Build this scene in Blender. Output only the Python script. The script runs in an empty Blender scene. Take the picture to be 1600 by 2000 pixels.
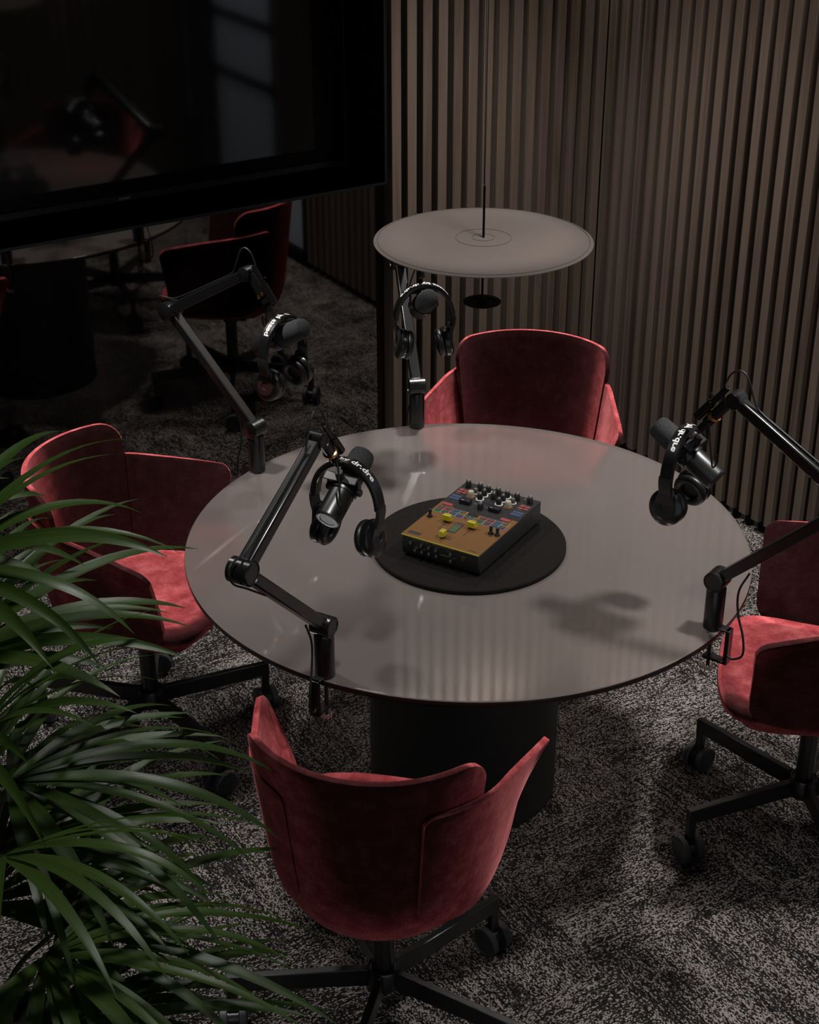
import bpy, bmesh, math, random
from mathutils import Vector, Matrix, Euler
PI = math.pi
C = bpy.context.scene.collection
rad = math.radians
R0 = random.Random(7)

# ------------------------------------------------------------------ materials
def mat(name):
    m = bpy.data.materials.new(name); m.use_nodes = True
    nt = m.node_tree; nt.nodes.clear()
    o = nt.nodes.new('ShaderNodeOutputMaterial')
    return m, nt, o
def node(nt, t, **kw):
    n = nt.nodes.new(t)
    for k, v in kw.items():
        if k in n.inputs: n.inputs[k].default_value = v
        else: setattr(n, k, v)
    return n
def link(nt, a, b): nt.links.new(a, b)
def pbr(name, col, rough=.5, metal=0., **kw):
    m, nt, o = mat(name)
    b = node(nt, 'ShaderNodeBsdfPrincipled')
    b.inputs['Base Color'].default_value = (*col, 1)
    b.inputs['Roughness'].default_value = rough
    b.inputs['Metallic'].default_value = metal
    for k, v in kw.items():
        k = k.replace('_', ' ')
        if k in b.inputs: b.inputs[k].default_value = v
    link(nt, b.outputs[0], o.inputs[0])
    m['bsdf'] = b.name
    return m
def bs(m): return m.node_tree.nodes[m['bsdf']]
def ramp(nt, stops, interp='LINEAR'):
    r = nt.nodes.new('ShaderNodeValToRGB'); r.color_ramp.interpolation = interp
    while len(r.color_ramp.elements) < len(stops): r.color_ramp.elements.new(.5)
    for e, (p, c) in zip(r.color_ramp.elements, stops):
        e.position = p; e.color = (*c, 1) if len(c) == 3 else c
    return r
def mth(nt, op, a, b=None, c=None):
    n = nt.nodes.new('ShaderNodeMath'); n.operation = op
    for i, v in enumerate((a, b, c)):
        if v is None: continue
        if isinstance(v, (int, float)): n.inputs[i].default_value = v
        else: link(nt, v, n.inputs[i])
    return n.outputs[0]

def noise_tint(m, c0, c1, scale, detail=4., stretch=(1, 1, 1), bump=0., rough_to=None, pos=(.35, .65)):
    nt = m.node_tree; b = bs(m)
    tc = node(nt, 'ShaderNodeTexCoord'); mp = node(nt, 'ShaderNodeMapping')
    mp.inputs['Scale'].default_value = stretch
    link(nt, tc.outputs['Object'], mp.inputs[0])
    n = node(nt, 'ShaderNodeTexNoise', Scale=scale, Detail=detail)
    link(nt, mp.outputs[0], n.inputs['Vector'])
    r = ramp(nt, [(pos[0], c0), (pos[1], c1)])
    link(nt, n.outputs[0], r.inputs[0]); link(nt, r.outputs[0], b.inputs['Base Color'])
    if bump:
        bp = node(nt, 'ShaderNodeBump', Strength=bump, Distance=.002)
        link(nt, n.outputs[0], bp.inputs['Height']); link(nt, bp.outputs[0], b.inputs['Normal'])
    return m

# carpet: tiles with a streaky two-tone weave, turned a quarter from tile to tile
def make_carpet():
    m, nt, o = mat('carpet tiles')
    b = node(nt, 'ShaderNodeBsdfPrincipled', Roughness=.95); b.inputs['Specular IOR Level'].default_value = .1
    g = node(nt, 'ShaderNodeNewGeometry'); s = node(nt, 'ShaderNodeSeparateXYZ'); link(nt, g.outputs['Position'], s.inputs[0])
    X, Y = s.outputs[0], s.outputs[1]
    T = .5
    tx = mth(nt, 'FLOOR', mth(nt, 'DIVIDE', mth(nt, 'ADD', X, .12), T)); ty = mth(nt, 'FLOOR', mth(nt, 'DIVIDE', mth(nt, 'ADD', Y, .27), T))
    par = mth(nt, 'ABSOLUTE', mth(nt, 'MODULO', mth(nt, 'ADD', tx, ty), 2.))
    inv = mth(nt, 'SUBTRACT', 1., par)
    u = mth(nt, 'ADD', mth(nt, 'MULTIPLY', X, par), mth(nt, 'MULTIPLY', Y, inv))
    v = mth(nt, 'ADD', mth(nt, 'MULTIPLY', Y, par), mth(nt, 'MULTIPLY', X, inv))
    off = mth(nt, 'ADD', mth(nt, 'MULTIPLY', tx, 3.7), mth(nt, 'MULTIPLY', ty, 9.1))
    def vec(a, bb, c):
        n = nt.nodes.new('ShaderNodeCombineXYZ')
        for i, q in enumerate((a, bb, c)):
            if isinstance(q, (int, float)): n.inputs[i].default_value = q
            else: link(nt, q, n.inputs[i])
        return n.outputs[0]
    # threads
    cu = mth(nt, 'FLOOR', mth(nt, 'DIVIDE', u, .0042)); cv = mth(nt, 'FLOOR', mth(nt, 'DIVIDE', v, .0028))
    w = node(nt, 'ShaderNodeTexWhiteNoise', noise_dimensions='3D'); link(nt, vec(cu, cv, off), w.inputs['Vector'])
    st = node(nt, 'ShaderNodeTexNoise', Scale=1., Detail=3., Roughness=.6)
    link(nt, vec(mth(nt, 'MULTIPLY', u, 16.), mth(nt, 'MULTIPLY', v, 190.), off), st.inputs['Vector'])
    lo = node(nt, 'ShaderNodeTexNoise', Scale=1., Detail=2.)
    link(nt, vec(mth(nt, 'MULTIPLY', u, 5.), mth(nt, 'MULTIPLY', v, 11.), off), lo.inputs['Vector'])
    dens = mth(nt, 'ADD', mth(nt, 'MULTIPLY', mth(nt, 'SUBTRACT', st.outputs[0], .5), 1.5), mth(nt, 'MULTIPLY', mth(nt, 'SUBTRACT', lo.outputs[0], .5), .95))
    val = mth(nt, 'ADD', w.outputs['Value'], dens)
    r = ramp(nt, [(.34, (.005, .0042, .004)), (.50, (.024, .022, .021)), (.66, (.030, .027, .0255)), (.76, (.20, .174, .162))])
    link(nt, val, r.inputs[0])
    # seams
    link(nt, r.outputs[0], b.inputs['Base Color'])
    bp = node(nt, 'ShaderNodeBump', Strength=.6, Distance=.003); link(nt, val, bp.inputs['Height']); link(nt, bp.outputs[0], b.inputs['Normal'])
    link(nt, b.outputs[0], o.inputs[0]); return m

def make_wood():
    m, nt, o = mat('walnut slat')
    b = node(nt, 'ShaderNodeBsdfPrincipled', Roughness=.55); b.inputs['Specular IOR Level'].default_value = .35
    g = node(nt, 'ShaderNodeNewGeometry'); s = node(nt, 'ShaderNodeSeparateXYZ'); link(nt, g.outputs['Position'], s.inputs[0])
    q = mth(nt, 'FLOOR', mth(nt, 'DIVIDE', mth(nt, 'ADD', mth(nt, 'SUBTRACT', s.outputs[0], s.outputs[1]), -.012), .0615))
    w = node(nt, 'ShaderNodeTexWhiteNoise', noise_dimensions='1D'); link(nt, q, w.inputs['W'])
    mp = node(nt, 'ShaderNodeMapping'); mp.inputs['Scale'].default_value = (60, 60, 2.2); link(nt, g.outputs['Position'], mp.inputs[0])
    n = node(nt, 'ShaderNodeTexNoise', Scale=1., Detail=6., Distortion=.6); link(nt, mp.outputs[0], n.inputs['Vector'])
    f = mth(nt, 'ADD', mth(nt, 'MULTIPLY', n.outputs[0], .75), mth(nt, 'MULTIPLY', w.outputs[0], .35))
    r = ramp(nt, [(.25, (.049, .033, .025)), (.55, (.084, .060, .047)), (.85, (.105, .078, .062))])
    link(nt, f, r.inputs[0]); link(nt, r.outputs[0], b.inputs['Base Color'])
    bp = node(nt, 'ShaderNodeBump', Strength=.15, Distance=.001); link(nt, n.outputs[0], bp.inputs['Height']); link(nt, bp.outputs[0], b.inputs['Normal'])
    link(nt, b.outputs[0], o.inputs[0]); return m

def make_fabric():
    m = pbr('red velvet', (.2, .03, .03), .9, Sheen_Weight=.35, Sheen_Roughness=.36)
    b = bs(m); b.inputs['Specular IOR Level'].default_value = .08
    nt = m.node_tree
    tc = node(nt, 'ShaderNodeTexCoord')
    n1 = node(nt, 'ShaderNodeTexNoise', Scale=24., Detail=7., Roughness=.68); link(nt, tc.outputs['Object'], n1.inputs['Vector'])
    mp = node(nt, 'ShaderNodeMapping'); mp.inputs['Scale'].default_value = (1, 1, .10); link(nt, tc.outputs['Object'], mp.inputs[0])
    n2 = node(nt, 'ShaderNodeTexNoise', Scale=260., Detail=2.); link(nt, mp.outputs[0], n2.inputs['Vector'])
    mp3 = node(nt, 'ShaderNodeMapping'); mp3.inputs['Scale'].default_value = (.10, .10, 1); link(nt, tc.outputs['Object'], mp3.inputs[0])
    n3 = node(nt, 'ShaderNodeTexNoise', Scale=260., Detail=2.); link(nt, mp3.outputs[0], n3.inputs['Vector'])
    f = mth(nt, 'ADD', mth(nt, 'MULTIPLY', n1.outputs[0], .7), mth(nt, 'ADD', mth(nt, 'MULTIPLY', n2.outputs[0], .22), mth(nt, 'MULTIPLY', n3.outputs[0], .22)))
    r = ramp(nt, [(.42, (.016, .0035, .0038)), (.57, (.026, .0065, .007)), (.72, (.038, .0115, .0122))])
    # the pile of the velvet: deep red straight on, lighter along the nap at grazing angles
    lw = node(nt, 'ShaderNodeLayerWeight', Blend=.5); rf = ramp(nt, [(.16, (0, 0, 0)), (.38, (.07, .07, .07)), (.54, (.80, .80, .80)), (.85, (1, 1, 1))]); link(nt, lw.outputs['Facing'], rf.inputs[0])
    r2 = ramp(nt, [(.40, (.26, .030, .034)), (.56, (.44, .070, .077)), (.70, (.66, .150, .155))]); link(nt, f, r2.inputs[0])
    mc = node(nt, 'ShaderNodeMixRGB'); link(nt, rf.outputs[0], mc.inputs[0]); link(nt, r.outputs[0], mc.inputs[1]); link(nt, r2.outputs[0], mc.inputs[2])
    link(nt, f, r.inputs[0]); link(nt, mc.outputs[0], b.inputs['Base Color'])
    b.inputs['Sheen Tint'].default_value = (1., .35, .35, 1)
    bp = node(nt, 'ShaderNodeBump', Strength=.25, Distance=.002); link(nt, f, bp.inputs['Height']); link(nt, bp.outputs[0], b.inputs['Normal'])
    return m

def make_leaf():
    m, nt, o = mat('palm leaf')
    tc = node(nt, 'ShaderNodeTexCoord'); oi = node(nt, 'ShaderNodeObjectInfo')
    uv = node(nt, 'ShaderNodeUVMap'); su = node(nt, 'ShaderNodeSeparateXYZ'); link(nt, uv.outputs[0], su.inputs[0])
    n = node(nt, 'ShaderNodeTexNoise', Scale=3., Detail=3.)
    mp = node(nt, 'ShaderNodeMapping'); mp.inputs['Scale'].default_value = (14, .9, 1); link(nt, uv.outputs[0], mp.inputs[0]); link(nt, mp.outputs[0], n.inputs['Vector'])
    f = mth(nt, 'ADD', mth(nt, 'MULTIPLY', n.outputs[0], .7), mth(nt, 'MULTIPLY', oi.outputs['Random'], .3))
    r = ramp(nt, [(.25, (.014, .032, .005)), (.55, (.032, .064, .011)), (.85, (.058, .098, .017))])
    link(nt, f, r.inputs[0])
    b = node(nt, 'ShaderNodeBsdfPrincipled', Roughness=.38); b.inputs['Specular IOR Level'].default_value = .5
    link(nt, r.outputs[0], b.inputs['Base Color'])
    t = node(nt, 'ShaderNodeBsdfTranslucent'); mx = node(nt, 'ShaderNodeMixRGB', blend_type='MULTIPLY', Fac=1.)
    mx.inputs[2].default_value = (1.6, 1.9, .5, 1); link(nt, r.outputs[0], mx.inputs[1]); link(nt, mx.outputs[0], t.inputs[0])
    sh = node(nt, 'ShaderNodeMixShader', Fac=.35); link(nt, b.outputs[0], sh.inputs[1]); link(nt, t.outputs[0], sh.inputs[2])
    bp = node(nt, 'ShaderNodeBump', Strength=.3, Distance=.001); link(nt, n.outputs[0], bp.inputs['Height']); link(nt, bp.outputs[0], b.inputs['Normal'])
    link(nt, sh.outputs[0], o.inputs[0]); return m

def make_table_glass():
    m, nt, o = mat('tinted satin glass')
    d = node(nt, 'ShaderNodeBsdfPrincipled', Roughness=.42)
    d.inputs['Base Color'].default_value = (.185, .158, .147, 1)
    d.inputs['Transmission Weight'].default_value = 0.
    d.inputs['Specular IOR Level'].default_value = 0.
    tr = node(nt, 'ShaderNodeBsdfRefraction', Roughness=.5, IOR=1.15); tr.inputs[0].default_value = (.85, .78, .76, 1)
    mx = node(nt, 'ShaderNodeMixShader', Fac=.45); link(nt, d.outputs[0], mx.inputs[1]); link(nt, tr.outputs[0], mx.inputs[2])
    gl = node(nt, 'ShaderNodeBsdfGlossy', Roughness=.055)
    fr = node(nt, 'ShaderNodeFresnel', IOR=2.4)
    m2 = node(nt, 'ShaderNodeMixShader'); link(nt, fr.outputs[0], m2.inputs[0]); link(nt, mx.outputs[0], m2.inputs[1]); link(nt, gl.outputs[0], m2.inputs[2])
    gm = node(nt, 'ShaderNodeNewGeometry'); tp = node(nt, 'ShaderNodeBsdfTransparent'); m3 = node(nt, 'ShaderNodeMixShader')
    link(nt, gm.outputs['Backfacing'], m3.inputs[0]); link(nt, m2.outputs[0], m3.inputs[1]); link(nt, tp.outputs[0], m3.inputs[2])
    link(nt, m3.outputs[0], o.inputs[0]); return m

def emit(name, col, s):
    m, nt, o = mat(name); e = node(nt, 'ShaderNodeEmission', Strength=s); e.inputs[0].default_value = (*col, 1)
    link(nt, e.outputs[0], o.inputs[0]); return m

M = {}
M['carpet'] = make_carpet()
M['wood'] = make_wood()
M['backing'] = pbr('black slat backing', (.012, .011, .010), .9)
M['fabric'] = make_fabric()
M['leaf'] = make_leaf()
M['glass'] = make_table_glass()
M['rim'] = pbr('tabletop edge', (.018, .010, .009), .3)
M['mirror'] = pbr('dark tinted mirror', (.17, .163, .157), .03, 1.)
M['screen'] = pbr('glossy black screen', (.002, .002, .002), .06, IOR=1.62)
M['black'] = pbr('matte black lacquer', (.004, .004, .004), .6, Specular_IOR_Level=.12)
M['pedestal'] = noise_tint(pbr('pedestal paint', (.006, .0058, .0055), .6), (.005, .0048, .0046), (.007, .0067, .0064), 40)
M['tray'] = noise_tint(pbr('dark tray felt', (.006, .0055, .0055), .9, Specular_IOR_Level=.04), (.0075, .0066, .006), (.0095, .0085, .0078), 90)
M['metal'] = pbr('black powder-coated steel', (.008, .0082, .009), .30, Specular_IOR_Level=.9)
M['caster'] = pbr('charcoal caster plastic', (.034, .036, .038), .45)
M['caster_cap'] = pbr('black caster cap', (.012, .012, .013), .45)
M['arm'] = pbr('black anodised aluminium', (.0045, .0045, .0048), .27, Specular_IOR_Level=.8)
M['gloss'] = pbr('glossy black plastic', (.006, .006, .006), .12)
M['brass'] = pbr('polished brass', (.85, .52, .22), .16, 1.)
M['chrome'] = pbr('polished steel', (.8, .8, .8), .12, 1.)
M['cable'] = pbr('black cable', (.006, .006, .006), .5)
M['foam'] = noise_tint(pbr('charcoal foam', (.04, .041, .042), .9), (.006, .006, .0065), (.036, .037, .038), 420, 2., bump=.6)
M['mic'] = noise_tint(pbr('dark mic enamel', (.007, .007, .007), .34, Specular_IOR_Level=.8), (.006, .006, .006), (.009, .009, .009), 300)
M['phone'] = pbr('satin black headphone plastic', (.005, .005, .0052), .27, Specular_IOR_Level=.8)
M['slider'] = pbr('graphite headphone slider', (.014, .0135, .013), .4)
M['cushion'] = pbr('black leatherette cushion', (.005, .005, .0055), .42)
M['cupface'] = pbr('dark ear cup cover', (.007, .0068, .0066), .55)
M['cupred'] = pbr('dark red ear cup cover', (.022, .003, .0035), .5)
M['print'] = pbr('white print', (.75, .73, .72), .6)
M['shade'] = noise_tint(pbr('taupe lacquered metal', (.21, .172, .154), .5), (.205, .167, .149), (.215, .177, .159), 6)
M['groove'] = pbr('shade groove', (.12, .10, .09), .7)
M['dark_wall'] = noise_tint(pbr('dark plaster', (.05, .047, .045), .9), (.045, .042, .04), (.055, .05, .048), 12)
M['ceiling'] = noise_tint(pbr('dark ceiling', (.03, .03, .03), .9), (.027, .027, .027), (.033, .033, .033), 8)
M['pot'] = noise_tint(pbr('charcoal planter', (.03, .03, .03), .8), (.025, .025, .025), (.04, .038, .036), 30)
M['soil'] = noise_tint(pbr('dark soil', (.02, .015, .01), 1.), (.012, .009, .006), (.035, .026, .018), 60)
M['stem'] = noise_tint(pbr('fibrous palm stem', (.05, .045, .02), .8), (.03, .025, .012), (.07, .07, .03), 60, stretch=(1, 1, .15))
M['gold'] = noise_tint(pbr('gold faceplate', (.15, .1, .04), .5, 0., Specular_IOR_Level=.1), (.086, .040, .0125), (.125, .060, .020), 500, 2.)
M['goldedge'] = pbr('polished yellow edge', (.35, .33, .03), .25, .3)
M['mixbody'] = pbr('black mixer case', (.008, .008, .008), .5)
M['mixtop'] = noise_tint(pbr('dark grey mixer panel', (.016, .015, .0145), .7, Specular_IOR_Level=.1), (.014, .013, .0125), (.018, .017, .0165), 200)
M['knob'] = pbr('black rubber knob', (.006, .006, .006), .6)
M['knobw'] = pbr('cream knob', (.30, .26, .19), .5)
M['knobg'] = pbr('grey knob', (.06, .055, .053), .5)
M['collar'] = pbr('white knob collar', (.42, .41, .39), .5)
M['yellow'] = pbr('yellow fader cap', (.34, .29, .012), .4)
M['pad'] = pbr('dark rubber pad', (.005, .005, .006), .55)
M['slot'] = pbr('black slot', (.003, .003, .003), .7)
M['printdim'] = pbr('dim panel print', (.12, .11, .08), .6)
M['btnred'] = pbr('red button', (.14, .008, .01), .45)
M['btnblue'] = pbr('blue button outline', (.012, .045, .13), .45)
M['smoke'] = pbr('smoked dark panel', (.012, .012, .016), .2)

# ------------------------------------------------------------------ mesh helpers
def finish(bm, name, m, parent=None, bevel=0., seg=2, ang=35, mats=None, mod=None):
    bmesh.ops.remove_doubles(bm, verts=bm.verts, dist=1e-6)
    bmesh.ops.recalc_face_normals(bm, faces=bm.faces)
    for e in bm.edges:
        e.smooth = not (len(e.link_faces) == 2 and e.calc_face_angle(0) > rad(ang))
    for f in bm.faces: f.smooth = True
    me = bpy.data.meshes.new(name); bm.to_mesh(me); bm.free()
    for mm in (mats or [m]): me.materials.append(mm)
    o = bpy.data.objects.new(name, me); C.objects.link(o)
    if parent: o.parent = parent
    if mod: mod(o)
    if bevel:
        b = o.modifiers.new('soft edges', 'BEVEL'); b.width = bevel; b.segments = seg; b.limit_method = 'ANGLE'; b.angle_limit = rad(40)
        b.harden_normals = False
    return o
def NB(): return bmesh.new()
def box(bm, c, s, rot=None, mi=0):
    r = bmesh.ops.create_cube(bm, size=1.)
    mt = Matrix.Translation(Vector(c)) @ (rot.to_4x4() if rot else Matrix.Identity(4)) @ Matrix.Diagonal((*s, 1))
    bmesh.ops.transform(bm, matrix=mt, verts=r['verts'])
    if mi:
        for f in {f for v in r['verts'] for f in v.link_faces}: f.material_index = mi
    return r['verts']
def frame_of(d, up=(0, 0, 1)):
    z = Vector(d).normalized(); u = Vector(up)
    if abs(z.dot(u)) > .98: u = Vector((1, 0, 0))
    x = u.cross(z).normalized(); y = z.cross(x)
    return Matrix((x, y, z)).transposed()
def cyl(bm, p0, p1, r0, r1=None, n=32, caps=True):
    p0, p1 = Vector(p0), Vector(p1); r1 = r0 if r1 is None else r1
    F = frame_of(p1 - p0)
    a = [bm.verts.new(p0 + F @ Vector((r0 * math.cos(2 * PI * i / n), r0 * math.sin(2 * PI * i / n), 0))) for i in range(n)]
    b = [bm.verts.new(p1 + F @ Vector((r1 * math.cos(2 * PI * i / n), r1 * math.sin(2 * PI * i / n), 0))) for i in range(n)]
    for i in range(n): bm.faces.new((a[i], a[(i + 1) % n], b[(i + 1) % n], b[i]))
    if caps: bm.faces.new(a[::-1]); bm.faces.new(b)
def revolve(bm, prof, p0=(0, 0, 0), axis=(0, 0, 1), n=48):
    """prof: list of (radius, height along axis)"""
    F = frame_of(axis); p0 = Vector(p0); rings = []
    for r, h in prof:
        if r < 1e-6: rings.append([bm.verts.new(p0 + F @ Vector((0, 0, h)))])
        else: rings.append([bm.verts.new(p0 + F @ Vector((r * math.cos(2 * PI * i / n), r * math.sin(2 * PI * i / n), h))) for i in range(n)])
    for a, b in zip(rings, rings[1:]):
        for i in range(n):
            j = (i + 1) % n
            if len(a) == 1 and len(b) == 1: continue
            if len(a) == 1: bm.faces.new((a[0], b[j], b[i]))
            elif len(b) == 1: bm.faces.new((a[i], a[j], b[0]))
            else: bm.faces.new((a[i], a[j], b[j], b[i]))
def smooth_path(pts, n=8):
    P = [Vector(p) for p in pts]; P = [P[0] * 2 - P[1]] + P + [P[-1] * 2 - P[-2]]; out = []
    for i in range(1, len(P) - 2):
        for k in range(n):
            t = k / n; a, b, c, d = P[i - 1], P[i], P[i + 1], P[i + 2]
            out.append(.5 * ((2 * b) + (c - a) * t + (2 * a - 5 * b + 4 * c - d) * t * t + (-a + 3 * b - 3 * c + d) * t ** 3))
    out.append(P[-2]); return out
def tube(bm, pts, r, n=10, smooth=8):
    P = smooth_path(pts, smooth) if smooth else [Vector(p) for p in pts]
    rings = []; prev = None
    for i, p in enumerate(P):
        d = (P[min(i + 1, len(P) - 1)] - P[max(i - 1, 0)]).normalized()
        if prev is None: x = frame_of(d).col[0].copy()
        else: x = (prev - d * prev.dot(d)).normalized()
        prev = x; y = d.cross(x)
        rr = r(i / (len(P) - 1)) if callable(r) else r
        rings.append([bm.verts.new(p + x * rr * math.cos(2 * PI * k / n) + y * rr * math.sin(2 * PI * k / n)) for k in range(n)])
    for a, b in zip(rings, rings[1:]):
        for k in range(n): bm.faces.new((a[k], a[(k + 1) % n], b[(k + 1) % n], b[k]))
    bm.faces.new(rings[0][::-1]); bm.faces.new(rings[-1])
def beam(bm, p0, p1, w, h, w1=None, h1=None, side=(0, 1, 0)):
    """a straight bar; w along side, h across"""
    p0, p1 = Vector(p0), Vector(p1); d = (p1 - p0).normalized(); s = Vector(side); s = (s - d * s.dot(d)).normalized(); u = d.cross(s)
    w1 = w1 or w; h1 = h1 or h
    a = [bm.verts.new(p0 + s * w / 2 * i + u * h / 2 * j) for i, j in ((-1, -1), (1, -1), (1, 1), (-1, 1))]
    b = [bm.verts.new(p1 + s * w1 / 2 * i + u * h1 / 2 * j) for i, j in ((-1, -1), (1, -1), (1, 1), (-1, 1))]
    for i in range(4): bm.faces.new((a[i], a[(i + 1) % 4], b[(i + 1) % 4], b[i]))
    bm.faces.new(a[::-1]); bm.faces.new(b)
def prism(bm, outline, z0, z1):
    a = [bm.verts.new((x, y, z0)) for x, y in outline]; b = [bm.verts.new((x, y, z1)) for x, y in outline]; n = len(a)
    for i in range(n): bm.faces.new((a[i], a[(i + 1) % n], b[(i + 1) % n], b[i]))
    bm.faces.new(a[::-1]); bm.faces.new(b)
def empty(name, loc, rz=0., label=None, cat=None, group=None, my=1.):
    o = bpy.data.objects.new(name, None); C.objects.link(o); o.location = loc; o.rotation_euler = (0, 0, rz); o.scale = (1, my, 1)
    o.empty_display_size = .05
    return tag(o, label, cat, group)
def tag(o, label=None, cat=None, group=None):
    if label: o['label'] = label
    if cat: o['category'] = cat
    if group: o['group'] = group
    return o
def struct(o): o['kind'] = 'structure'; return o
def dup(root, loc, rz, label, my=1.):
    r = root.copy(); C.objects.link(r); r.location = loc; r.rotation_euler = (0, 0, rz); r.scale = (1, my, 1); r['label'] = label
    def rec(a, b):
        for ch in a.children:
            c = ch.copy(); C.objects.link(c); c.parent = b; rec(ch, c)
    rec(root, r); return r

# ------------------------------------------------------------------ room
YM, XB, YC, XD, H = 1.6445, 1.641, -1.70, -1.96, 2.75
bm = NB(); box(bm, (0, -.75, -.05), (5.4, 5.6, .1)); struct(finish(bm, 'floor', M['carpet']))
bm = NB(); box(bm, (0, -.75, H + .05), (5.4, 5.6, .1)); struct(finish(bm, 'ceiling', M['ceiling']))
PITCH, SW, SD = .0615, .0365, .032
def slat(bm, c, s): box(bm, c, s)
# back wall: slatted part to the right of the mirror
bm = NB()
box(bm, (1.22, YM + .075, H / 2), (.95, .08, H), mi=0)
n = 0
for k in range(15):
    x0 = .753 + k * .0608
    if x0 + .036 > XB: break
    box(bm, (x0 + SW / 2, YM + .035 - .048 / 2 - .03, .043 + (H - .043) / 2), (SW, .078, H - .043), mi=1)
struct(finish(bm, 'wall_back', None, mats=[M['backing'], M['wood']], bevel=.0012, seg=1))
# right wall, slats from the corner to the window
bm = NB()
YW0, YW1 = -.60, -1.365
box(bm, (XB + .075, (1.75 + YW0) / 2, H / 2), (.08, 1.75 - YW0, H))
y = .955 + 10 * .0626
while y > YW0 + .04:
    if y < YM + .03: box(bm, (XB + SD / 2 + .003, y - SW / 2, .043 + (H - .043) / 2), (SD + .006, SW, H - .043), mi=1)
    y -= .0626
box(bm, (XB + .075, YW1 - .17, H / 2), (.08, .34, H))
box(bm, (XB + .09, (YW0 + YW1) / 2, 2.62), (.08, YW0 - YW1, .26))
box(bm, (XB + .09, (YW0 + YW1) / 2, .02), (.08, YW0 - YW1, .04))
struct(finish(bm, 'wall_right', None, mats=[M['backing'], M['wood']], bevel=.0012, seg=1))
# front wall: slatted stretch, open to the corridor at its left end
bm = NB()
box(bm, (.70, YC - .06, H / 2), (1.96, .08, H))
x = 1.62
while x > -.24:
    box(bm, (x - SW / 2, YC - .012, .043 + (H - .043) / 2), (SW, .03, H - .043), mi=1); x -= PITCH
struct(finish(bm, 'wall_front', None, mats=[M['backing'], M['wood']], bevel=.0012, seg=1))
bm = NB(); box(bm, (XD - .05, 0.02, H / 2), (.1, 3.4, H)); struct(finish(bm, 'wall_left', M['dark_wall']))
bm = NB(); box(bm, (-.5, YM + .33, H / 2), (2.6, .06, H)); struct(finish(bm, 'trim_1', M['black']))

# window with frosted panes in the right wall
w = struct(bpy.data.objects.new('window_1', None)); C.objects.link(w); w.location = (XB + .03, (YW0 + YW1) / 2, 0)
bm = NB(); hw = (YW0 - YW1) / 2
for yy in (-hw + .02, hw - .02): box(bm, (0, yy, 1.27), (.05, .04, 2.46))
for zz in (.06, .832, 1.131, 1.43, 1.73, 2.03, 2.47): box(bm, (0, 0, zz), (.05, 2 * hw - .02, .035))
finish(bm, 'window_frame', M['black'], w)
mp, nt, o = mat('frosted pane'); t = node(nt, 'ShaderNodeBsdfTranslucent'); t.inputs[0].default_value = (.8, .81, .84, 1)
d = node(nt, 'ShaderNodeBsdfPrincipled', Roughness=.3); d.inputs['Base Color'].default_value = (.35, .37, .4, 1)
mx = node(nt, 'ShaderNodeMixShader', Fac=.85); link(nt, d.outputs[0], mx.inputs[1]); link(nt, t.outputs[0], mx.inputs[2]); link(nt, mx.outputs[0], o.inputs[0])
bm = NB(); box(bm, (.005, 0, 1.27), (.006, 2 * hw - .06, 2.4)); finish(bm, 'pane', mp, w)

# mirror below and beside the screen recess
FX0, FX1, FY, FZ0, FZ1, TY = -1.06, .696, 1.54, 1.1725, 2.20, 1.765
bm = NB()
box(bm, ((XD + .745) / 2, YM + .006, (FZ0 - .004) / 2), (.745 - XD, .012, FZ0 - .004))
box(bm, ((FX1 + .012 + .745) / 2, YM + .006, (FZ0 + H) / 2), (.745 - FX1 - .012, .012, H - FZ0))
box(bm, ((XD + FX0 - .012) / 2, YM + .006, (FZ0 + H) / 2), (FX0 - .012 - XD, .012, H - FZ0))
box(bm, ((FX0 + FX1) / 2, YM + .006, (FZ1 + .012 + H) / 2), (FX1 - FX0 + .02, .012, H - FZ1 - .012))
o = finish(bm, 'mirror_panel', M['mirror']); tag(o, 'dark tinted wall mirror below the black screen, reflecting table and chair', 'mirror'); 
# recess frame
bm = NB(); th = .010
box(bm, ((FX0 + FX1) / 2, (FY + TY) / 2, FZ0 - th / 2), (FX1 - FX0 + 2 * th, TY - FY, th))
box(bm, ((FX0 + FX1) / 2, (FY + TY) / 2, FZ1 + th / 2), (FX1 - FX0 + 2 * th, TY - FY, th))
for xx in (FX0 - th / 2, FX1 + th / 2): box(bm, (xx, (FY + TY) / 2, (FZ0 + FZ1) / 2), (th, TY - FY, FZ1 - FZ0))
struct(finish(bm, 'trim_2', M['black']))
tv = empty('television', ((FX0 + FX1) / 2, TY + .03, FZ0 + .002), 0, 'large glossy black television screen set back in a black wall recess', 'television')
TW, TH = FX1 - FX0 - .012, .985
bm = NB(); box(bm, (0, .012, TH / 2), (TW, .04, TH)); finish(bm, 'casing', M['black'], tv, bevel=.002)
bm = NB(); box(bm, (0, -.0105, TH / 2 + .012), (TW - .012, .005, TH - .036)); finish(bm, 'screen', M['screen'], tv)
def text_mesh(s, size, sx=1., bold=0.):
    cu = bpy.data.curves.new('lettering', 'FONT'); cu.body = s; cu.size = size; cu.align_x = 'CENTER'; cu.align_y = 'CENTER'; cu.offset = bold
    cu.resolution_u = 4
    ob = bpy.data.objects.new('lettering_tmp', cu); C.objects.link(ob)
    dg = bpy.context.evaluated_depsgraph_get(); me = bpy.data.meshes.new_from_object(ob.evaluated_get(dg))
    bpy.data.objects.remove(ob); b = NB(); b.from_mesh(me); bpy.data.meshes.remove(me)
    for v in b.verts: v.co.x *= sx
    return b
bm = text_mesh('SONY', .013, 1.2)
for v in bm.verts: v.co = Vector((v.co.x, -.0088, v.co.y + .011))
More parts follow.
